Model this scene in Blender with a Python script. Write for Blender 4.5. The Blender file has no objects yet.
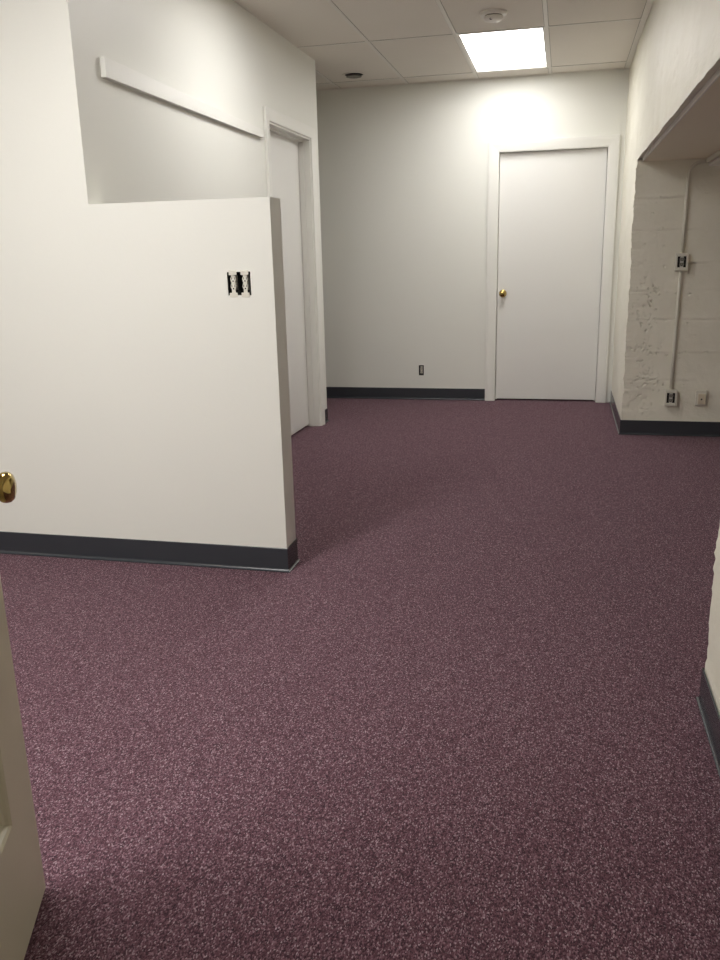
import bpy, bmesh, math, random
from mathutils import Vector, Matrix, noise

S = bpy.context.scene
COL = S.collection
random.seed(7)

# ------------------------------------------------------------------ camera
F_PX, PITCH, YAW, ROLL, CAM_H = 832.56, 0.2640, 0.2386, -0.0243, 1.2563
fw = Vector((-math.sin(YAW)*math.cos(PITCH), math.cos(YAW)*math.cos(PITCH), -math.sin(PITCH)))
r0 = Vector((math.cos(YAW), math.sin(YAW), 0)); u0 = r0.cross(fw)
rr = math.cos(ROLL)*r0 + math.sin(ROLL)*u0
uu = -math.sin(ROLL)*r0 + math.cos(ROLL)*u0
cd = bpy.data.cameras.new('camera'); cam = bpy.data.objects.new('camera', cd); COL.objects.link(cam)
m = Matrix.Identity(4)
for i in range(3):
    m[i][0] = rr[i]; m[i][1] = uu[i]; m[i][2] = -fw[i]
m[2][3] = CAM_H
cam.matrix_world = m
cd.sensor_fit = 'VERTICAL'; cd.sensor_height = 36.0; cd.lens = F_PX/960*36.0
cd.clip_start = 0.02; cd.clip_end = 100
S.camera = cam

# ------------------------------------------------------------------ world, exposure, lamp strengths
w = bpy.data.worlds.new('world'); S.world = w; w.use_nodes = True
w.node_tree.nodes['Background'].inputs[0].default_value = (1.0, 0.93, 0.84, 1)
w.node_tree.nodes['Background'].inputs[1].default_value = 0.03
S.view_settings.view_transform = 'Standard'
S.view_settings.look = 'None'
S.view_settings.exposure = 0.08
S.view_settings.gamma = 1.0
S.view_settings.use_curve_mapping = False
S.cycles.use_denoising = True
S.cycles.max_bounces = 10
S.cycles.diffuse_bounces = 8
LAMP_COLOUR = (1.0, 0.978, 0.955)
LAMP_FAR, LAMP_MIDDLE, LAMP_NEAR, LAMP_REAR_FILL = 12.8, 21.0, 24.5, 25.0

# ------------------------------------------------------------------ room measures (metres)
D = 7.273          # back wall
HC = 2.589         # ceiling
R = 0.433          # right wall
RC = 5.981         # far side of the recess
RN = 2.298         # near side of the recess
HS = 1.805         # recess soffit
RX = 2.10          # back of the recess
L = -1.762         # left wall
LC = 6.209         # its far corner
P, PT = 3.060, 0.123   # partition front face, thickness
PE, PH = -1.060, 1.470 # end of the half wall, its height
PS = -1.800        # where the full height part stops
XW, YB = -3.9, -1.6    # far left wall, wall behind the camera
DH = 2.03

# ------------------------------------------------------------------ materials
def new_mat(name, base, rough=0.5, metal=0.0, spec=0.5):
    mt = bpy.data.materials.new(name); mt.use_nodes = True
    b = mt.node_tree.nodes['Principled BSDF']
    b.inputs['Base Color'].default_value = (*base, 1); b.inputs['Roughness'].default_value = rough
    b.inputs['Metallic'].default_value = metal; b.inputs['Specular IOR Level'].default_value = spec
    return mt
def nt(mt):
    t = mt.node_tree; return t, t.nodes, t.links, t.nodes['Principled BSDF']
def pos(n):
    return n.new('ShaderNodeTexCoord').outputs['Object']
def bump_noise(mt, scale, dist, strength=1.0, detail=3, var=0.0, vscale=3.0):
    t, n, l, b = nt(mt)
    tc = pos(n)
    ns = n.new('ShaderNodeTexNoise'); ns.inputs['Scale'].default_value = scale; ns.inputs['Detail'].default_value = detail
    l.new(tc, ns.inputs['Vector'])
    bp = n.new('ShaderNodeBump'); bp.inputs['Distance'].default_value = dist; bp.inputs['Strength'].default_value = strength
    l.new(ns.outputs['Fac'], bp.inputs['Height']); l.new(bp.outputs['Normal'], b.inputs['Normal'])
    if var:
        n2 = n.new('ShaderNodeTexNoise'); n2.inputs['Scale'].default_value = vscale; n2.inputs['Detail'].default_value = 4
        l.new(tc, n2.inputs['Vector'])
        c = b.inputs['Base Color'].default_value[:]
        mx = n.new('ShaderNodeMix'); mx.data_type = 'RGBA'
        mx.inputs[6].default_value = tuple(v*(1-var) for v in c[:3]) + (1,)
        mx.inputs[7].default_value = tuple(min(1, v*(1+var)) for v in c[:3]) + (1,)
        l.new(n2.outputs['Fac'], mx.inputs[0]); l.new(mx.outputs[2], b.inputs['Base Color'])
    return mt

WALLC = (0.752, 0.752, 0.70)
M = {}
M['wall'] = bump_noise(new_mat('painted drywall', WALLC, 0.42, spec=0.35), 90, 0.0012, 0.25, 3, 0.015, 1.6)
M['soffit'] = bump_noise(new_mat('tan painted soffit', (0.80, 0.74, 0.59), 0.5), 60, 0.001, 0.2)
M['trim'] = bump_noise(new_mat('semi gloss trim paint', (0.77, 0.765, 0.72), 0.32), 30, 0.001, 0.15, 2)
M['door'] = bump_noise(new_mat('painted flush door', (0.76, 0.755, 0.725), 0.38), 14, 0.001, 0.12, 2, 0.012, 2.5)
M['shaded_door'] = bump_noise(new_mat('shaded panel door', (0.56, 0.53, 0.41), 0.35), 120, 0.001, 0.25, 3, 0.03, 9)  # off-white door paint darkened: the leaf's shade is put into its colour
M['rubber'] = bump_noise(new_mat('dark vinyl base', (0.036, 0.041, 0.048), 0.27), 60, 0.0006, 0.2, 2)
_b = M['rubber'].node_tree.nodes['Principled BSDF']; _b.inputs['Coat Weight'].default_value = 0.3; _b.inputs['Coat Roughness'].default_value = 0.25
M['tile'] = bump_noise(new_mat('ceiling tile', (0.75, 0.71, 0.65), 0.9, spec=0.2), 260, 0.002, 0.4, 4, 0.03, 2.0)
M['grid'] = new_mat('ceiling grid metal', (0.72, 0.69, 0.635), 0.45)
M['gap'] = new_mat('painted gap shadow', (0.20, 0.185, 0.16), 0.9)
M['brass'] = new_mat('polished brass', (0.50, 0.37, 0.13), 0.12, 1.0)
M['black'] = new_mat('black opening', (0.006, 0.006, 0.005), 0.7)
M['device'] = new_mat('ivory plastic device', (0.66, 0.64, 0.56), 0.35)
M['grey_device'] = new_mat('grey plastic device', (0.26, 0.25, 0.22), 0.45)
M['steel'] = new_mat('zinc plated strap', (0.62, 0.62, 0.60), 0.35, 0.8)
M['raceway'] = new_mat('painted raceway', (0.66, 0.64, 0.56), 0.4)
M['jack'] = new_mat('cream plastic jack', (0.62, 0.55, 0.42), 0.4)
M['white_plastic'] = new_mat('white plastic', (0.74, 0.71, 0.66), 0.4)
M['dull_grey'] = new_mat('dull grey metal', (0.22, 0.205, 0.175), 0.6)

def concrete(name, seams):
    mt = new_mat(name, (0.72, 0.70, 0.635), 0.5, spec=0.35)
    t, n, l, b = nt(mt)
    tc = n.new('ShaderNodeMapping'); tc.inputs['Scale'].default_value = (1, 0.38, 1)
    l.new(pos(n), tc.inputs['Vector']); tc = tc.outputs[0]
    n1 = n.new('ShaderNodeTexNoise'); n1.inputs['Scale'].default_value = 9; n1.inputs['Detail'].default_value = 5; n1.inputs['Roughness'].default_value = 0.5
    n2 = n.new('ShaderNodeTexNoise'); n2.inputs['Scale'].default_value = 70; n2.inputs['Detail'].default_value = 4
    for q in (n1, n2): l.new(tc, q.inputs['Vector'])
    ad = n.new('ShaderNodeMath'); ad.operation = 'MULTIPLY_ADD'; ad.inputs[1].default_value = 0.18
    l.new(n2.outputs['Fac'], ad.inputs[0]); l.new(n1.outputs['Fac'], ad.inputs[2])
    bp = n.new('ShaderNodeBump'); bp.inputs['Distance'].default_value = 0.016; bp.inputs['Strength'].default_value = 0.6
    l.new(ad.outputs[0], bp.inputs['Height']); l.new(bp.outputs['Normal'], b.inputs['Normal'])
    mx = n.new('ShaderNodeMix'); mx.data_type = 'RGBA'
    mx.inputs[6].default_value = (0.74, 0.715, 0.60, 1); mx.inputs[7].default_value = (0.81, 0.785, 0.69, 1)
    l.new(n1.outputs['Fac'], mx.inputs[0]); l.new(mx.outputs[2], b.inputs['Base Color'])
    return mt
M['concrete'] = concrete('painted rough concrete', 0)

def carpet():
    mt = new_mat('heathered mauve carpet', (0.1, 0.05, 0.06), 0.95, spec=0.1)
    t, n, l, b = nt(mt)
    tc = pos(n)
    mp = n.new('ShaderNodeMapping'); mp.inputs['Scale'].default_value = (1, 0.55, 1)
    l.new(tc, mp.inputs['Vector'])
    v = n.new('ShaderNodeTexVoronoi'); v.inputs['Scale'].default_value = 430
    l.new(mp.outputs[0], v.inputs['Vector'])
    sep = n.new('ShaderNodeSeparateColor'); l.new(v.outputs['Color'], sep.inputs[0])
    cr = n.new('ShaderNodeValToRGB'); e = cr.color_ramp; e.interpolation = 'LINEAR'
    e.elements[0].position = 0.0; e.elements[0].color = (0.030, 0.014, 0.021, 1)
    e.elements[1].position = 1.0; e.elements[1].color = (0.35, 0.275, 0.30, 1)
    for p_, c_ in ((0.35, (0.080, 0.036, 0.049)), (0.74, (0.140, 0.070, 0.090)), (0.91, (0.235, 0.150, 0.176))):
        k = e.elements.new(p_); k.color = (*c_, 1)
    l.new(sep.outputs[0], cr.inputs[0])
    n1 = n.new('ShaderNodeTexNoise'); n1.inputs['Scale'].default_value = 110; n1.inputs['Detail'].default_value = 5; n1.inputs['Roughness'].default_value = 0.7
    l.new(mp.outputs[0], n1.inputs['Vector'])
    r1 = n.new('ShaderNodeMapRange'); r1.inputs[1].default_value = 0.3; r1.inputs[2].default_value = 0.7; r1.inputs[3].default_value = 0.68; r1.inputs[4].default_value = 1.34
    l.new(n1.outputs['Fac'], r1.inputs[0])
    ml = n.new('ShaderNodeMix'); ml.data_type = 'RGBA'; ml.blend_type = 'MULTIPLY'; ml.inputs[0].default_value = 1
    l.new(cr.outputs[0], ml.inputs[6]); l.new(r1.outputs[0], ml.inputs[7])
    l.new(ml.outputs[2], b.inputs['Base Color'])
    bp = n.new('ShaderNodeBump'); bp.inputs['Distance'].default_value = 0.003; bp.inputs['Strength'].default_value = 0.7
    l.new(v.outputs['Distance'], bp.inputs['Height']); bp.invert = True
    l.new(bp.outputs['Normal'], b.inputs['Normal'])
    b.inputs['Sheen Weight'].default_value = 0.15
    b.inputs['Sheen Tint'].default_value = (0.7, 0.55, 0.6, 1)
    return mt
M['carpet'] = carpet()

def lens_mat(name, strength):
    mt = bpy.data.materials.new(name); mt.use_nodes = True
    n = mt.node_tree.nodes; n.clear()
    e = n.new('ShaderNodeEmission'); e.inputs[0].default_value = (*LAMP_COLOUR, 1); e.inputs[1].default_value = strength
    o = n.new('ShaderNodeOutputMaterial'); mt.node_tree.links.new(e.outputs[0], o.inputs[0])
    return mt

# ------------------------------------------------------------------ helpers
def obj(name, bm, mats, parent=None, smooth=False, bevel=0, loc=None):
    me = bpy.data.meshes.new(name)
    bmesh.ops.recalc_face_normals(bm, faces=bm.faces)
    bm.to_mesh(me); bm.free()
    for k in (mats if isinstance(mats, (list, tuple)) else [mats]): me.materials.append(k)
    o = bpy.data.objects.new(name, me); COL.objects.link(o)
    if loc: o.location = loc
    if parent: o.parent = parent
    if smooth:
        for f in me.polygons: f.use_smooth = True
    if bevel:
        b = o.modifiers.new('bevel', 'BEVEL'); b.width = bevel; b.segments = 2; b.limit_method = 'ANGLE'; b.angle_limit = 0.6
    return o
def thing(name, loc=(0, 0, 0)):
    o = bpy.data.objects.new(name, None); COL.objects.link(o); o.location = loc; o.empty_display_size = 0.1
    return o
def tag(o, label=None, cat=None, group=None, kind=None):
    if label: o['label'] = label
    if cat: o['category'] = cat
    if group: o['group'] = group
    if kind: o['kind'] = kind
    return o
def box(bm, x0, x1, y0, y1, z0, z1, mat=0, M4=None):
    vs = [bm.verts.new((x, y, z)) for x in (x0, x1) for y in (y0, y1) for z in (z0, z1)]
    if M4 is not None:
        for v in vs: v.co = M4 @ v.co
    for q in ((0, 1, 3, 2), (4, 6, 7, 5), (0, 4, 5, 1), (2, 3, 7, 6), (0, 2, 6, 4), (1, 5, 7, 3)):
        f = bm.faces.new([vs[i] for i in q]); f.material_index = mat
    return vs
def lathe(bm, prof, n=32, M4=None, mat=0):
    """prof: (radius, height) pairs about local z"""
    rings = []
    for r, h in prof:
        if r < 1e-6:
            rings.append([bm.verts.new((0, 0, h))])
        else:
            rings.append([bm.verts.new((r*math.cos(2*math.pi*i/n), r*math.sin(2*math.pi*i/n), h)) for i in range(n)])
    if M4 is not None:
        for g in rings:
            for v in g: v.co = M4 @ v.co
    for a, b in zip(rings, rings[1:]):
        for i in range(n):
            j = (i+1) % n
            vs = [a[i % len(a)], a[j % len(a)], b[j % len(b)], b[i % len(b)]]
            u = []
            for v in vs:
                if v not in u: u.append(v)
            if len(u) > 2:
                f = bm.faces.new(u); f.material_index = mat
def tube(bm, pts, r, n=16, squash=1.0):
    pts = [Vector(p) for p in pts]; rings = []
    for k, p in enumerate(pts):
        t = (pts[min(k+1, len(pts)-1)] - pts[max(k-1, 0)]).normalized()
        a = Vector((0, 1, 0)); b = t.cross(a).normalized()
        rings.append([bm.verts.new(p + r*(math.cos(2*math.pi*i/n)*a*squash + math.sin(2*math.pi*i/n)*b)) for i in range(n)])
    for x, y in zip(rings, rings[1:]):
        for i in range(n):
            j = (i+1) % n; bm.faces.new((x[i], x[j], y[j], y[i]))
    bm.faces.new(rings[0][::-1]); bm.faces.new(rings[-1])
def pierced(us, vs, drop, mapf, th):
    """solid slab on a grid of cells in (u, v); cells whose centre lies in a drop rectangle are left out"""
    us = sorted(set(us)); vs = sorted(set(vs)); bm = bmesh.new(); cache = {}
    def V(i, j, d):
        k = (i, j, d)
        if k not in cache: cache[k] = bm.verts.new(mapf(us[i], vs[j], d*th))
        return cache[k]
    def keep(i, j):
        if i < 0 or j < 0 or i >= len(us)-1 or j >= len(vs)-1: return False
        u = (us[i]+us[i+1])/2; v = (vs[j]+vs[j+1])/2
        return not any(a < u < b and c < v < d for a, b, c, d in drop)
    for i in range(len(us)-1):
        for j in range(len(vs)-1):
            if not keep(i, j): continue
            bm.faces.new((V(i, j, 0), V(i+1, j, 0), V(i+1, j+1, 0), V(i, j+1, 0)))
            bm.faces.new((V(i, j, 1), V(i, j+1, 1), V(i+1, j+1, 1), V(i+1, j, 1)))
            for (a, b, c, d, ni, nj) in ((i, j, i+1, j, i, j-1), (i+1, j, i+1, j+1, i+1, j), (i+1, j+1, i, j+1, i, j+1), (i, j+1, i, j, i-1, j)):
                if not keep(ni, nj):
                    bm.faces.new((V(a, b, 0), V(a, b, 1), V(c, d, 1), V(c, d, 0)))
    return bm
def sweep(bm, path, prof, closed_ends=True, mat=0):
    """path: floor points (x, y); prof: (outward offset, height); outward is to the right of travel; mitred corners"""
    P2 = [Vector(p) for p in path]; rows = []
    for k, p in enumerate(P2):
        ns = []
        if k > 0:
            t = (P2[k]-P2[k-1]).normalized(); ns.append(Vector((t.y, -t.x)))
        if k < len(P2)-1:
            t = (P2[k+1]-P2[k]).normalized(); ns.append(Vector((t.y, -t.x)))
        nn = ns[0] if len(ns) == 1 else (ns[0]+ns[1])/(1+ns[0].dot(ns[1]))
        rows.append([bm.verts.new((p.x+nn.x*o, p.y+nn.y*o, h)) for o, h in prof])
    n = len(prof)
    for a, b in zip(rows, rows[1:]):
        for i in range(n):
            j = (i+1) % n; f = bm.faces.new((a[i], b[i], b[j], a[j])); f.material_index = mat
    bm.faces.new(rows[0]); bm.faces.new(rows[-1][::-1])

# ------------------------------------------------------------------ floor and ceiling
bm = bmesh.new(); box(bm, XW-0.12, RX+0.12, YB-0.12, D+0.12, -0.06, 0.0)
tag(obj('floor', bm, M['carpet']), 'mauve purple heathered carpet covering the whole floor', None, None, 'structure')

GX = [-0.725+0.5665*k for k in range(-5, 3)]      # main lines of the ceiling grid
GY = [5.81-1.2135*k for k in range(-1, 7)][::-1]
LIGHTS = [(-0.725, -0.1585, 5.81, 7.0235, 'far'), (-1.2915, -0.725, 3.99, 4.5965, 'middle'), (-1.858, -1.2915, 0.956, 2.1695, 'near'), (-2.4245, -1.858, -0.2575, 0.956, 'rear_fill')]  # last panel is an unseen one, added for more even fill light
DROP = [(a+0.01, b-0.01, c+0.01, d-0.01) for a, b, c, d, _ in LIGHTS]
DET = (-0.45, 5.38); CAN = (-1.615, 6.76)
bm = pierced([XW, R+0.05]+[x for d_ in DROP for x in d_[:2]], [YB, D+0.05]+[y for d_ in DROP for y in d_[2:]],
             DROP, lambda u, v, d: (u, v, HC+d), 0.02)
for f in bm.faces: f.material_index = 0
T = 0.012
def tbar(x0, x1, y0, y1):
    box(bm, x0, x1, y0, y1, HC-0.0035, HC+0.001, 1)
inlight = lambda x, y: any(a-0.001 < x < b+0.001 and c-0.001 < y < d+0.001 for a, b, c, d, _ in LIGHTS)
for x in GX:
    if x < R-0.02: tbar(x-T, x+T, YB, D)
xs = [XW]+[x for x in GX if x < R-0.02]+[R]
for y in GY:
    for a, b in zip(xs, xs[1:]):
        tbar(a+T, b-T, y-T, y+T)
for a, b in zip(xs, xs[1:]):
    for c, d in zip([YB]+GY, GY+[D]):            # thin dark strips round every tile, gap shadow put in as colour
        if inlight((a+b)/2, (c+d)/2): continue
        g = 0.0022
        for q in ((a+T, b-T, c+T, c+T+g), (a+T, b-T, d-T-g, d-T), (a+T, a+T+g, c+T, d-T), (b-T-g, b-T, c+T, d-T)):
            box(bm, q[0], q[1], q[2], q[3], HC-0.0006, HC+0.001, 2)
box(bm, R-0.022, R-0.001, LC-7, D, HC-0.004, HC+0.001, 1)    # wall angle on the right
box(bm, XW, R-0.022, D-0.022, D, HC-0.004, HC+0.001, 1)      # wall angle at the back
tag(obj('ceiling', bm, [M['tile'], M['grid'], M['gap']]), 'suspended ceiling of white lay-in panels in a metal grid', None, None, 'structure')

# ------------------------------------------------------------------ walls
DX0, DX1 = -0.541, 0.306
OBX, OBZ = -1.188, 0.260    # outlet in the back wall
bm = pierced([XW-0.12, RX, DX0-0.02, DX1+0.02, OBX-0.022, OBX+0.022], [0, HC+0.05, DH+0.02, OBZ-0.045, OBZ+0.045],
             [(DX0-0.02, DX1+0.02, -1, DH+0.02), (OBX-0.022, OBX+0.022, OBZ-0.045, OBZ+0.045)], lambda u, v, d: (u, D+d, v), 0.12)
tag(obj('wall_back', bm, M['wall']), 'off-white painted wall at the end of the room', None, None, 'structure')

# the left wall runs a little askew: frame ML has local x along it, local -y into the room
ang = math.atan2(LC-P, L-PS)
ML = Matrix.Translation((PS, P, 0)) @ Matrix.Rotation(ang, 4, 'Z')
def LW(u, d=0.0, z=0.0): return ML @ Vector((u, d, z))
LEN = (LC-P)/math.sin(ang)
DY0, DY1 = 2.095, 2.960     # door in the left wall, along the wall
LDH = 2.055
bm = pierced([PT, LEN, DY0, DY1], [0, HC+0.02, LDH], [(DY0, DY1, -1, LDH)], lambda u, v, d: LW(u, d, v), 0.13)
tag(obj('wall_left', bm, M['wall']), 'off-white wall behind the half wall, with a doorway and a board', None, None, 'structure')
bm = bmesh.new(); box(bm, XW, L-0.13, LC-0.12, LC, 0, HC+0.02)
tag(obj('wall_hall', bm, M['wall']), 'side of the passage behind the left wall', None, None, 'structure')
BX0, BX1, BZ0, BZ1 = -1.246, -1.152, 1.118, 1.205     # open two-gang box in the half wall
bm = pierced([XW, PS, PE, BX0, BX1], [0, HC+0.02, PH, BZ0, BZ1],
             [(PS, PE+1, PH, HC+1), (BX0, BX1, BZ0, BZ1)], lambda u, v, d: (u+(0.01207*d if u == PS and v > PH-0.001 else 0), P+d, v), PT)
tag(obj('wall_partition', bm, M['wall']), 'off-white partition, full height at left, stepping down to a half wall', None, None, 'structure')
for nm, bx in (('wall_west', (XW-0.12, XW, YB, D)), ('wall_rear', (XW-0.12, RX, YB-0.12, YB))):
    bm = bmesh.new(); box(bm, *bx, 0, HC+0.02)
    tag(obj(nm, bm, M['wall']), None, None, None, 'structure')

# rough concrete right wall with the recess ------------------------------------
def fb(x, y, z, s, o=3):
    return noise.fractal(Vector((x*s, y*s, z*s)), 1.0, 2.0, o)
def jag(z, k):
    return 0.006*fb(z, k, 0.3, 14, 4) + 0.007*noise.noise(Vector((z*70, k*3, 0)))
def face_off(y, z):
    lump = 0.006*fb(y, 3.1, z, 2.2) + 0.0012*fb(y, 8.2, z, 9, 3)
    return lump
def trowel(y, z):
    q = noise.noise(Vector((y*3.2, z*3.2, 4)))+0.5*noise.noise(Vector((y*8, z*8, 9)))
    return 0.005*max(-0.25, min(0.25, q))
pits_up = [(random.uniform(3.8, 5.8), random.uniform(1.9, 2.5), random.uniform(.010, .024), random.uniform(.004, .010)) for _ in range(30)]
def yk(a, b, s): return [a+(b-a)*i/max(1, round((b-a)/s)) for i in range(max(1, round((b-a)/s))+1)]
ys = sorted(set([YB, 0.0, 1.4]+yk(1.5, RN, 0.02)+yk(RN, RC, 0.02)+yk(RC, D, 0.02)))
zs = sorted(set(yk(0, HS, 0.015)+yk(HS, HC+0.02, 0.02)))
bm = bmesh.new(); G = {}
for i, y in enumerate(ys):
    for j, z in enumerate(zs):
        x = R + face_off(y, z); yy, zz = y, z
        if z > HS+0.01 and y < RC: x += trowel(y, z)
        for (py, pz, pr, pd) in pits_up:
            d2 = (((y-py)/2.5)**2+(z-pz)**2)/(pr*pr)
            if d2 < 4: x += pd*math.exp(-d2*1.5)
        if z <= HS+1e-6:
            if abs(y-RC) < 1e-6: yy += jag(z, 1.0); x += 0.9*jag(z, 2.0)
            if abs(y-RN) < 1e-6: yy += jag(z, 5.0)*0.8; x += 0.6*jag(z, 6.0)
        if abs(z-HS) < 1e-6 and RN < y < RC: zz += 0.22*jag(y, 9.0)
        G[i, j] = bm.verts.new((x, yy, zz))
for i in range(len(ys)-1):
    for j in range(len(zs)-1):
        if RN-1e-6 <= ys[i] and ys[i+1] <= RC+1e-6 and zs[j+1] <= HS+1e-6: continue
        bm.faces.new((G[i, j], G[i+1, j], G[i+1, j+1], G[i, j+1]))
# far side of the recess, facing the camera, finely meshed with board seams and bug holes
xs2 = yk(0, 0.42, 0.0045)+[0.42+0.012*k for k in range(1, 29)]+[RX-R]
xs2 = sorted(set(round(v, 5) for v in xs2))
seams = [0.38, 0.566, 0.785, 0.976, 1.15, 1.36, 1.56]
pits = []
for _ in range(130):
    pits.append((random.gauss(0.115, 0.045), random.uniform(0.16, 1.05), random.uniform(.0025, .0055), random.uniform(.010, .022)))
for s_ in seams:
    for _ in range(11 if s_ < 1.1 else 3):
        pits.append((random.uniform(0.05, 0.75), s_+random.gauss(0, .012), random.uniform(.003, .007), random.uniform(.008, .02)))
for _ in range(45): pits.append((random.uniform(0.02, 0.75), random.uniform(0.12, 1.7), random.uniform(.003, .005), random.uniform(.006, .014)))
def rec_off(x, z):
    o = 0.004*fb(x, 1.7, z, 4)+0.0014*fb(x, 5.7, z, 22, 3)
    for k, s_ in enumerate(seams):
        dz = z-s_-0.006*noise.noise(Vector((x*5, s_*9, 0)))
        amp = max(0.0, 0.5+1.2*noise.noise(Vector((x*4, s_*7, 2))))
        o += 0.003*amp*math.exp(-(dz/0.006)**2)
        o -= 0.0025*math.exp(-((dz-0.016)/0.012)**2)*amp
    if z < 1.2: o += 0.003*max(0, fb(x, 2, z, 30, 2))*math.exp(-((x-0.12)/0.08)**2)
    return o
zf = sorted(set(zs) | set(zs[k]+(zs[k+1]-zs[k])*q/3 for q in (1, 2) for k in range(len(zs)-1) if zs[k+1] <= HS+1e-6))
zf = [z for z in zf if z <= HS+1e-6]
offs = {}
H = {}
for i, x in enumerate(xs2):
    for j, z in enumerate(zf):
        e_ = math.exp(-x/0.03)
        yy = RC + (1-e_)*rec_off(x, z) + e_*jag(z, 1.0)
        if 0 < x < 0.9:
            for (px, pz, pr, pd) in pits:
                if abs(x-px) < 2.2*pr and abs(z-pz) < 2.2*pr:
                    d2 = ((x-px)**2+((z-pz)*1.2)**2)/(pr*pr); yy += pd*math.exp(-d2*d2)
        xb = R+face_off(RC, z)+(0.9*jag(z, 2.0) if z < HS+1e-6 else 0) if x == 0 else R+x
        H[i, j] = bm.verts.new((xb, yy, z))
for i in range(len(xs2)-1):
    for j in range(len(zf)-1):
        bm.faces.new((H[i, j], H[i+1, j], H[i+1, j+1], H[i, j+1]))
# near side of the recess
Nn = {}
for j, z in enumerate(zs):
    if z > HS+1e-6: break
    a = bm.verts.new((R+face_off(RN, z)+0.6*jag(z, 6.0), RN+jag(z, 5.0)*0.8, z)); b = bm.verts.new((RX, RN, z)); Nn[j] = (a, b)
for j in range(len(Nn)-1):
    bm.faces.new((Nn[j][0], Nn[j][1], Nn[j+1][1], Nn[j+1][0]))
# lip under the beam
lip = []
for i, y in enumerate(ys):
    if RN-1e-6 <= y <= RC+1e-6:
        j = [k for k, z in enumerate(zs) if abs(z-HS) < 1e-6][0]
        q = G[i, j].co
        lip.append((bm.verts.new(q), bm.verts.new((R+0.036, y, HS+0.012))))
for a, b in zip(lip, lip[1:]): bm.faces.new((a[0], b[0], b[1], a[1]))
ow = obj('wall_right', bm, M['concrete'], smooth=True)
tag(ow, 'rough off-white painted concrete wall with a deep recess under a beam', None, None, 'structure')
bm = bmesh.new(); box(bm, RX, RX+0.12, YB, D, 0, HC+0.02)
tag(obj('wall_recess', bm, M['wall']), None, None, None, 'structure')
# soffit board
bm = bmesh.new(); box(bm, R+0.040, RX, RN, RC+0.02, HS-0.010, HS+0.06)
box(bm, R+0.034, R+0.040, RN, RC-0.01, HS-0.013, HS+0.02, 1)
tag(obj('trim_1', bm, [M['soffit'], M['trim']]), 'smooth soffit board under the beam of the right recess', None, None, 'structure')

# ------------------------------------------------------------------ vinyl cove base
def cove(th=0.004, h=0.102, toe=0.010):
    pr = [(0.0005, 0.0005), (toe+0.002, 0.0005), (toe+0.002, 0.004)]
    for k in range(1, 7):
        a = math.pi/2*k/6
        pr.append((th+toe*(1-math.sin(a)), 0.004+toe*1.15*(1-math.cos(a))))
    pr += [(th, h-0.002), (th-0.0015, h), (0.0005, h)]
    return pr
CASW = 0.085
def base(name, path, label):
    bm = bmesh.new(); sweep(bm, path, cove())
    o = obj(name, bm, M['rubber'])
    return tag(o, label, None, None, 'structure')
base('baseboard_partition', [(XW, P), (PE, P), (PE, P+PT), (PS+0.02, P+PT)], 'dark vinyl base along the partition and round its end')
pq = lambda u, d=0.0: tuple(LW(u, d)[:2])
base('baseboard_left', [pq(PT+0.03), pq(DY0-0.077)], 'dark vinyl base on the left wall before its doorway')
base('baseboard_corner', [pq(DY1+0.077), pq(LEN), (XW, LC)], 'dark vinyl base round the far corner of the left wall')
base('baseboard_back', [(XW, D), (DX0-CASW, D)], 'dark vinyl base along the back wall')
base('baseboard_right', [(R-0.001, D), (R-0.003, RC-0.003), (RX, RC-0.003)], 'dark vinyl base round the corner into the recess')
base('baseboard_near', [(RX, RN+0.002), (R-0.003, RN+0.002), (R-0.003, YB)], 'dark vinyl base round the near end of the right wall')

# ------------------------------------------------------------------ doors
def casing_mesh(w, pr=((0, 0), (0, .010), (.012, .013), (.06, .018), (1, .018), (1, 0)), x0=0, x1=1, zt=2):
    """U of casing in local (x, out, z): out = -y"""
    bm = bmesh.new(); W = w
    pts = [(o if o < 1 else W, d) for o, d in pr]
    rows = []
    for (cx, cz, sx, sz) in ((x0, 0, -1, 0), (x0, zt, -1, 1), (x1, zt, 1, 1), (x1, 0, 1, 0)):
        rows.append([bm.verts.new((cx+sx*o, -d, cz+sz*o)) for o, d in pts])
    n = len(pts)
    for a, b in zip(rows, rows[1:]):
        for i in range(n):
            j = (i+1) % n; bm.faces.new((a[i], a[j], b[j], b[i]))
    bm.faces.new(rows[0]); bm.faces.new(rows[-1][::-1])
    return bm
def place(o, M4):
    o.matrix_world = M4
def knob_profile():
    rose = [(0, 0), (.032, 0), (.032, .003), (.029, .007), (.018, .010), (.0125, .013), (.0115, .030)]
    ball = [(.0115, .028), (.015, .031), (.022, .036), (.0268, .043), (.0275, .049), (.0265, .055), (.022, .060), (.014, .063), (0, .064)]
    return rose, ball
def add_knob(parent, M4):
    rose, ball = knob_profile()
    b1 = bmesh.new(); lathe(b1, rose, 36, M4); k = obj('knob_plate', b1, M['brass'], parent, smooth=True)
    b2 = bmesh.new(); lathe(b2, ball, 36, M4); kk = obj('knob', b2, M['brass'], parent, smooth=True)
    b3 = bmesh.new()
    return kk

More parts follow.
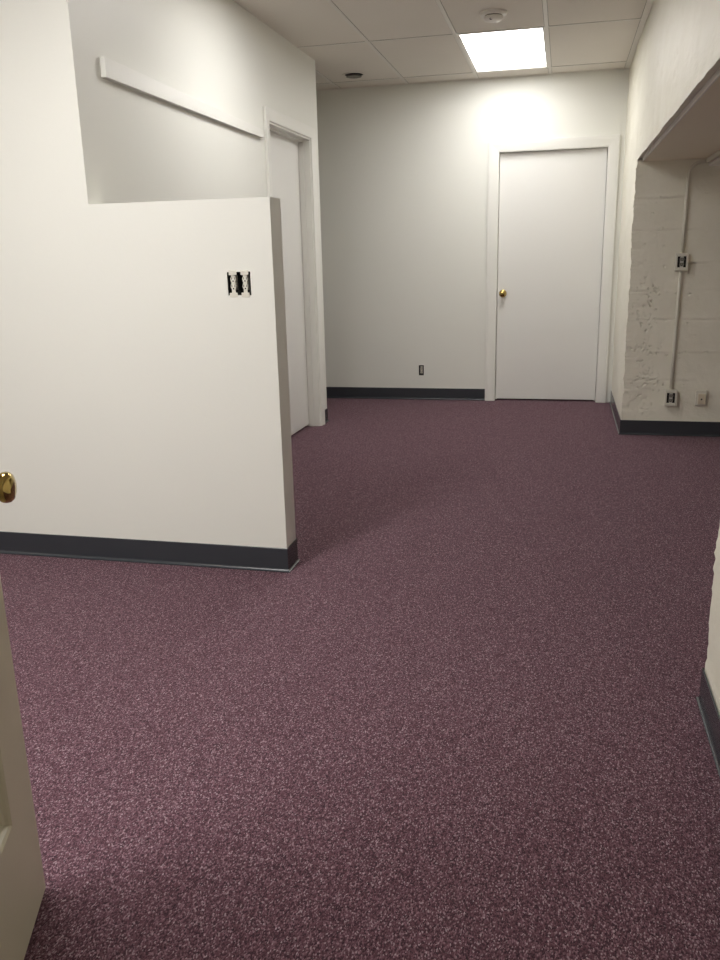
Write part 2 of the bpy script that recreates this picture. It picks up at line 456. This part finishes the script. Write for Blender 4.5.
# back door (door_1): local x along wall, y into the wall
d1 = thing('door_1', (0, D, 0)); tag(d1, 'white flush door with brass knob at the far end of the room', None, None, 'structure')
obj('door_casing', casing_mesh(CASW, x0=DX0, x1=DX1, zt=DH), M['trim'], d1, bevel=0.0015)
bm = bmesh.new(); JT = 0.02
box(bm, DX0-JT, DX0, 0, 0.12, 0, DH+JT); box(bm, DX1, DX1+JT, 0, 0.12, 0, DH+JT); box(bm, DX0, DX1, 0, 0.12, DH, DH+JT)
box(bm, DX0, DX0+0.012, 0.075, 0.12, 0, DH); box(bm, DX1-0.012, DX1, 0.075, 0.12, 0, DH); box(bm, DX0+.012, DX1-.012, 0.075, 0.12, DH-0.012, DH)
obj('door_jamb', bm, M['trim'], d1, bevel=0.001)
bm = bmesh.new(); box(bm, DX0+0.003, DX1-0.003, 0.034, 0.074, 0.014, DH-0.003)
slab = obj('door_panel', bm, M['door'], d1, bevel=0.002)
add_knob(slab, Matrix.Translation((-0.492, 0.034, 0.912)) @ Matrix.Rotation(math.pi/2, 4, 'X'))
bm = bmesh.new(); box(bm, DX0, DX1, 0.118, 0.12, 0.0, 0.02); obj('under_door_shade', bm, M['black'], d1)  # black strip, shade of the gap under the door as colour

# left door (door_2): local x runs along -Y..; build directly in world
DO = LW((DY0+DY1)/2); d2 = thing('door_2', DO); tag(d2, 'white flush door set back in the left wall, half hidden by the half wall', None, None, 'structure')
def local2(bm):
    for v in bm.verts: v.co = ML @ v.co - DO
    return bm
obj('door_casing', local2(casing_mesh(0.072, x0=DY0+.003, x1=DY1-.003, zt=LDH-.003)), M['trim'], d2, bevel=0.0015)
bm = bmesh.new(); j = 0.002
box(bm, DY0-j+.002, DY0+0.018, 0, 0.13, 0, LDH); box(bm, DY1-0.018, DY1, 0, 0.13, 0, LDH); box(bm, DY0+.018, DY1-.018, 0, 0.13, LDH-0.014, LDH)
box(bm, DY0+.018, DY0+0.030, 0.045, 0.082, 0, LDH-.014); box(bm, DY1-0.026, DY1-.018, 0.045, 0.082, 0, LDH-.014); box(bm, DY0+.030, DY1-.026, 0.045, 0.082, LDH-0.026, LDH-.014)
obj('door_jamb', local2(bm), M['trim'], d2, bevel=0.001)
bm = bmesh.new(); box(bm, DY0+0.021, DY1-0.021, 0.083, 0.123, 0.018, LDH-0.017)
obj('door_panel', local2(bm), M['door'], d2, bevel=0.002)
bm = bmesh.new(); box(bm, DY0+.018, DY1-.018, 0.124, 0.13, 0, 0.03); obj('under_door_shade', local2(bm), M['black'], d2)  # black strip painting the shade below this leaf

# open panel door in the foreground (door_3)
e_ = Vector((0.366, -0.93, 0)).normalized(); n_ = Vector((0.93, 0.366, 0)).normalized()
d3 = thing('door_3', (-0.995, 1.25, 0))
tag(d3, 'open panelled door with a brass knob cut off by the left edge', None, None, 'structure')
M3 = Matrix.Identity(4)
for i in range(3): M3[i][0] = e_[i]; M3[i][1] = -n_[i]; M3[i][2] = (0, 0, 1)[i]
M3[0][3], M3[1][3] = -0.995, 1.25
d3.matrix_world = M3
DW, DT = 0.86, 0.040      # local x from free edge to hinge, y into the leaf
s0, s1 = 0.141, DW-0.141
pan = [(0.262, 0.86), (1.05, 1.88)]
bm = pierced([0, DW, s0, s1], [0.006, 2.03]+[q for p_ in pan for q in p_], [(s0, s1, a, b) for a, b in pan], lambda u, v, d: (u, d, v), DT)
leaf = obj('door_frame', bm, M['shaded_door'], d3, bevel=0.0015)
for a, b in pan:
    bm = bmesh.new(); box(bm, s0-.004, s1+.004, 0.015, 0.025, a-.004, b+.004)
    obj('door_panel', bm, M['shaded_door'], d3)
    bm = bmesh.new()
    pr = [(0, .001), (.004, -.002), (.009, .002), (.012, .008), (.018, .011), (.020, .0148), (0, .0148)]
    rows = []
    for cx, cz, sx, sz in ((s0, a, 1, 1), (s1, a, -1, 1), (s1, b, -1, -1), (s0, b, 1, -1)):
        rows.append([bm.verts.new((cx+sx*o, d, cz+sz*o)) for o, d in pr])
    for k in range(4):
        A, B = rows[k], rows[(k+1) % 4]
        for i in range(len(pr)):
            jn = (i+1) % len(pr); bm.faces.new((A[i], B[i], B[jn], A[jn]))
    obj('panel_moulding', bm, M['shaded_door'], d3)
bm = bmesh.new(); box(bm, -0.0015, 0.001, 0.008, 0.032, 0.86, 0.92); obj('latch_plate', bm, M['brass'], d3)
add_knob(d3, Matrix.Translation((0.060, 0, 0.881)) @ Matrix.Rotation(math.pi/2, 4, 'X'))
bm = bmesh.new(); box(bm, DW+0.004, DW+0.09, -0.02, 0.10, 0, 2.10)
post = obj('trim_2', bm, M['trim'], bevel=0.003); post.matrix_world = M3
tag(post, 'door post carrying the open door', None, None, 'structure')

# ------------------------------------------------------------------ lamps in the ceiling
def troffer(x0, x1, y0, y1, strength, label):
    cx, cy = (x0+x1)/2, (y0+y1)/2; hx, hy = (x1-x0)/2-0.012, (y1-y0)/2-0.012
    t = thing('ceiling_light', (cx, cy, HC)); tag(t, label, 'light', 'fluorescent ceiling lights')
    bm = bmesh.new(); f = 0.014
    box(bm, -hx, hx, -hy, -hy+f, -0.001, 0.034); box(bm, -hx, hx, hy-f, hy, -0.001, 0.034)
    box(bm, -hx, -hx+f, -hy+f, hy-f, -0.001, 0.034); box(bm, hx-f, hx, -hy+f, hy-f, -0.001, 0.034)
    obj('light_frame', bm, M['grid'], t)
    bm = bmesh.new(); box(bm, -hx+f, hx-f, -hy+f, hy-f, 0.018, 0.026)
    obj('diffuser', bm, lens_mat('lit diffuser '+label[:8], strength), t)
    bm = bmesh.new(); box(bm, -hx, hx, -hy, hy, 0.036, 0.10); obj('housing', bm, M['grid'], t)
ST = {'far': LAMP_FAR, 'middle': LAMP_MIDDLE, 'near': LAMP_NEAR, 'rear_fill': LAMP_REAR_FILL}
LB = {'rear_fill': 'lit rectangular fluorescent panel nearest the camera, left of the open door',
      'far': 'lit rectangular fluorescent panel in the ceiling above the far door',
      'middle': 'small square lit fluorescent panel over the passage beside the left wall behind the half wall',
      'near': 'lit rectangular fluorescent panel beyond the open foreground door'}
for a, b, c, d, k in LIGHTS: troffer(a, b, c, d, ST[k], LB[k])

# smoke detector
sd = thing('smoke_detector', (*DET, HC)); tag(sd, 'round white smoke detector on the ceiling in front of the lit panel', 'smoke detector')
bm = bmesh.new(); lathe(bm, [(0, -.001), (.080, -.001), (.080, -.010), (.074, -.016), (.058, -.018), (0, -.018)], 40); obj('mounting_base', bm, M['white_plastic'], sd, smooth=False)
bm = bmesh.new(); lathe(bm, [(0, -.018), (.050, -.018), (.050, -.024)], 40); obj('sensor_slot', bm, M['dull_grey'], sd)
bm = bmesh.new(); lathe(bm, [(.0, -.024), (.056, -.024), (.058, -.032), (.050, -.042), (.034, -.048), (0, -.049)], 40); dm = obj('dome', bm, M['white_plastic'], sd, smooth=True)
bm = bmesh.new(); lathe(bm, [(0, 0), (.008, 0), (.008, -.0025), (0, -.0025)], 14, Matrix.Translation((-.01, -.043, -.0415)) @ Matrix.Rotation(-0.5, 4, 'X')); obj('indicator', bm, M['black'], sd)

# round vent fitting
cv = thing('ceiling_vent', (*CAN, HC)); tag(cv, 'small round dark vent in the ceiling near the left corner', 'vent')
bm = bmesh.new(); lathe(bm, [(.076, -.001), (.090, -.001), (.089, -.004), (.080, -.006), (.070, -.004), (.070, -.001), (.076, -.001)], 40); obj('ring', bm, M['tile'], cv)
bm = bmesh.new(); lathe(bm, [(0, -.001), (.070, -.001), (.070, -.003), (0, -.003)], 40); obj('opening', bm, M['black'], cv)
bm = bmesh.new()
lathe(bm, [(0.0, -.010), (.052, -.010), (.060, -.018), (.052, -.020), (0, -.014)], 36); lathe(bm, [(0, -.002), (.006, -.002), (.006, -.012), (0, -.012)], 12)
obj('cone', bm, M['dull_grey'], cv, smooth=False)

# ------------------------------------------------------------------ board on the left wall
bm = bmesh.new(); box(bm, 0, 1.765, -0.024, -0.0005, 0, 0.075)
for v in bm.verts:
    v.co.z += (-0.018 if v.co.z < 0.01 else -0.048)*v.co.x/1.765
o = obj('wall_board', bm, M['trim'], bevel=0.002); o.matrix_world = ML @ Matrix.Translation((0.187, 0, 1.953))
tag(o, 'long narrow white painted board fixed on the wall above the half wall', 'board')

# ------------------------------------------------------------------ outlets
def duplex(parent, x, z, y=0.0, w=0.034, h=0.068, mat='device', strap=True, toggle=False):
    """receptacle with strap; faces -y in local coordinates"""
    if strap:
        b = bmesh.new(); box(b, x-.010, x+.010, y+0.002, y+0.004, z-h/2-.014, z+h/2+.014)
        s = obj('mounting_strap', b, M['steel'], parent)
    b = bmesh.new()
    box(b, x-w*.42, x+w*.42, y+.004, y+.020, z-h/2, z+h/2)
    for s_ in (-1, 1):
        zc = z+s_*h*.27
        n = 20; ring = []
        vs = [(x+w*.5*math.cos(2*math.pi*i/n)*(1.0), max(-h*.19, min(h*.19, w*.5*math.sin(2*math.pi*i/n)))) for i in range(n)]
        lo = [b.verts.new((a, y+.004, zc+c)) for a, c in vs]; hi = [b.verts.new((a, y-.003, zc+c)) for a, c in vs]
        for i in range(n):
            k = (i+1) % n; b.faces.new((lo[i], lo[k], hi[k], hi[i]))
        b.faces.new(hi); b.faces.new(lo[::-1])
    r = obj('receptacle', b, M[mat], parent)
    for s_ in (-1, 1):
        zc = z+s_*h*.27
        b = bmesh.new()
        box(b, x-.0075, x-.0050, y-.0036, y-.0028, zc-.002, zc+.007); box(b, x+.0050, x+.0075, y-.0036, y-.0028, zc-.002, zc+.007)
        box(b, x-.0025, x+.0025, y-.0036, y-.0028, zc-.010, zc-.005)
        obj('slots', b, M['black'], r)
    return r
def back_box(parent, w, h, depth, mat='black', th=0.002):
    b = bmesh.new()
    box(b, -w/2, w/2, depth-th, depth, -h/2, h/2)
    for s_ in (-1, 1):
        xx = sorted((s_*w/2, s_*(w/2-th))); box(b, xx[0], xx[1], 0.004, depth-th, -h/2, h/2)
        zz = sorted((s_*h/2, s_*(h/2-th))); box(b, -w/2+th, w/2-th, 0.004, depth-th, zz[0], zz[1])
    return obj('box', b, M[mat], parent)

# open two gang box in the half wall
t = thing('switch_box', ((BX0+BX1)/2, P, (BZ0+BZ1)/2)); tag(t, 'uncovered double electrical box with two bare devices in the half wall', 'electrical box')
W_, H_ = BX1-BX0, BZ1-BZ0
back_box(t, W_, H_, 0.06)
for sx in (-0.0240, 0.0240):
    duplex(t, sx, 0.003, 0.004, 0.0225, 0.052, 'device', strap=False)
    b = bmesh.new()
    for q in (-1, 1):
        box(b, sx-.0125, sx+.0125, 0.006, 0.012, 0.003+q*.007-.004, 0.003+q*.007+.003)
    obj('terminal_screws', b, M['grey_device'], t)
    b = bmesh.new()
    box(b, sx-.016, sx+.016, -0.002, 0.0015, H_/2-.012, H_/2+.006); box(b, sx-.016, sx+.016, -0.002, 0.0015, -H_/2-.007, -H_/2+.010)
    box(b, sx-.008, sx+.008, 0.0015, .004, -H_/2, H_/2)
    obj('mounting_strap', b, M['device'], t, bevel=0.0015)

# uncovered outlet in the back wall
t = thing('outlet', (OBX, D, OBZ)); tag(t, 'small uncovered outlet with black gaps low on the far wall', 'outlet')
back_box(t, 0.044, 0.09, 0.05)
duplex(t, 0, 0.002, 0.004, 0.020, 0.062, 'device', strap=False)

# surface boxes on the recess wall
YR = RC-0.006
def surf_box(x, z, w, h, label, dep=0.045):
    t = thing('surface_outlet', (x, YR, z)); tag(t, label, 'outlet', 'surface outlets on the conduit')
    b = bmesh.new(); q = 0.012
    box(b, -w/2, w/2, -.004, 0, -h/2, h/2)
    for (a, c, e, f) in ((-w/2, -w/2+q, -h/2, h/2), (w/2-q, w/2, -h/2, h/2), (-w/2+q, w/2-q, -h/2, -h/2+q*1.6), (-w/2+q, w/2-q, h/2-q*1.6, h/2)):
        box(b, a, c, -dep, -.004, e, f)
    obj('box', b, M['raceway'], t, bevel=0.002)
    b = bmesh.new(); box(b, -w/2+q, w/2-q, -dep+.016, -.005, -h/2+q, h/2-q); obj('opening', b, M['black'], t)
    duplex(t, 0, 0, -dep+.004, w*.36, h*.55, 'grey_device')
    return t
surf_box(0.748, 1.163, 0.078, 0.108, 'surface mounted outlet box halfway up the conduit in the recess')
surf_box(0.743, 0.268, 0.078, 0.108, 'surface mounted outlet box at the foot of the conduit, above the baseboard')
def conduit(pts, label, r=0.0105):
    b = bmesh.new(); tube(b, pts, r, 16, 0.9); o = obj('conduit', b, M['raceway'], smooth=True)
    tag(o, label, 'conduit', 'conduit runs in the recess'); return o
YC = YR-0.012
conduit([(0.743, YC, 0.328), (0.744, YC, 0.6), (0.746, YC, 0.9), (0.748, YC, 1.103)], 'off-white conduit running straight between the two surface outlet boxes')
arc = [(0.752+0.0, YC, 1.70)]+[(0.752+0.075*(1-math.cos(a)), YC, 1.70+0.075*math.sin(a)) for a in [math.pi/2*k/10 for k in range(1, 11)]]
conduit([(0.748, YC, 1.223), (0.750, YC, 1.45)]+arc+[(0.850, YC, 1.776)], 'off-white conduit climbing from the upper outlet and bending under the soffit')
for (x, z) in ((0.748, 1.232), (0.743, 0.335)):
    pass
# plain jack block
t = thing('phone_jack', (0.940, YR, 0.268)); tag(t, 'small cream wall jack block right of the lower outlet in the recess', 'wall jack')
b = bmesh.new(); box(b, -.036, .036, -.022, 0, -.052, .052); bo = obj('base', b, M['raceway'], t, bevel=0.003)
b = bmesh.new(); box(b, -.022, .026, -.034, -.022, -.040, .030); obj('cover', b, M['jack'], t, bevel=0.003)
b = bmesh.new(); box(b, -.005, .005, -.0345, -.033, -.012, -.002); obj('socket', b, M['black'], t)

# unlit batten on the soffit
zb = HS-0.0125
t = thing('batten_light', (0.905, 0, zb)); tag(t, 'white metal batten fixture on the soffit of the recess, cut by the right edge', 'light fixture')
b = bmesh.new(); box(b, -.055, .055, 4.75, RC-0.03, -.028, 0); obj('channel', b, M['raceway'], t, bevel=0.003)
b = bmesh.new(); box(b, -.045, .045, 4.78, RC-0.06, -.050, -.030); obj('cover', b, M['white_plastic'], t, bevel=0.008)
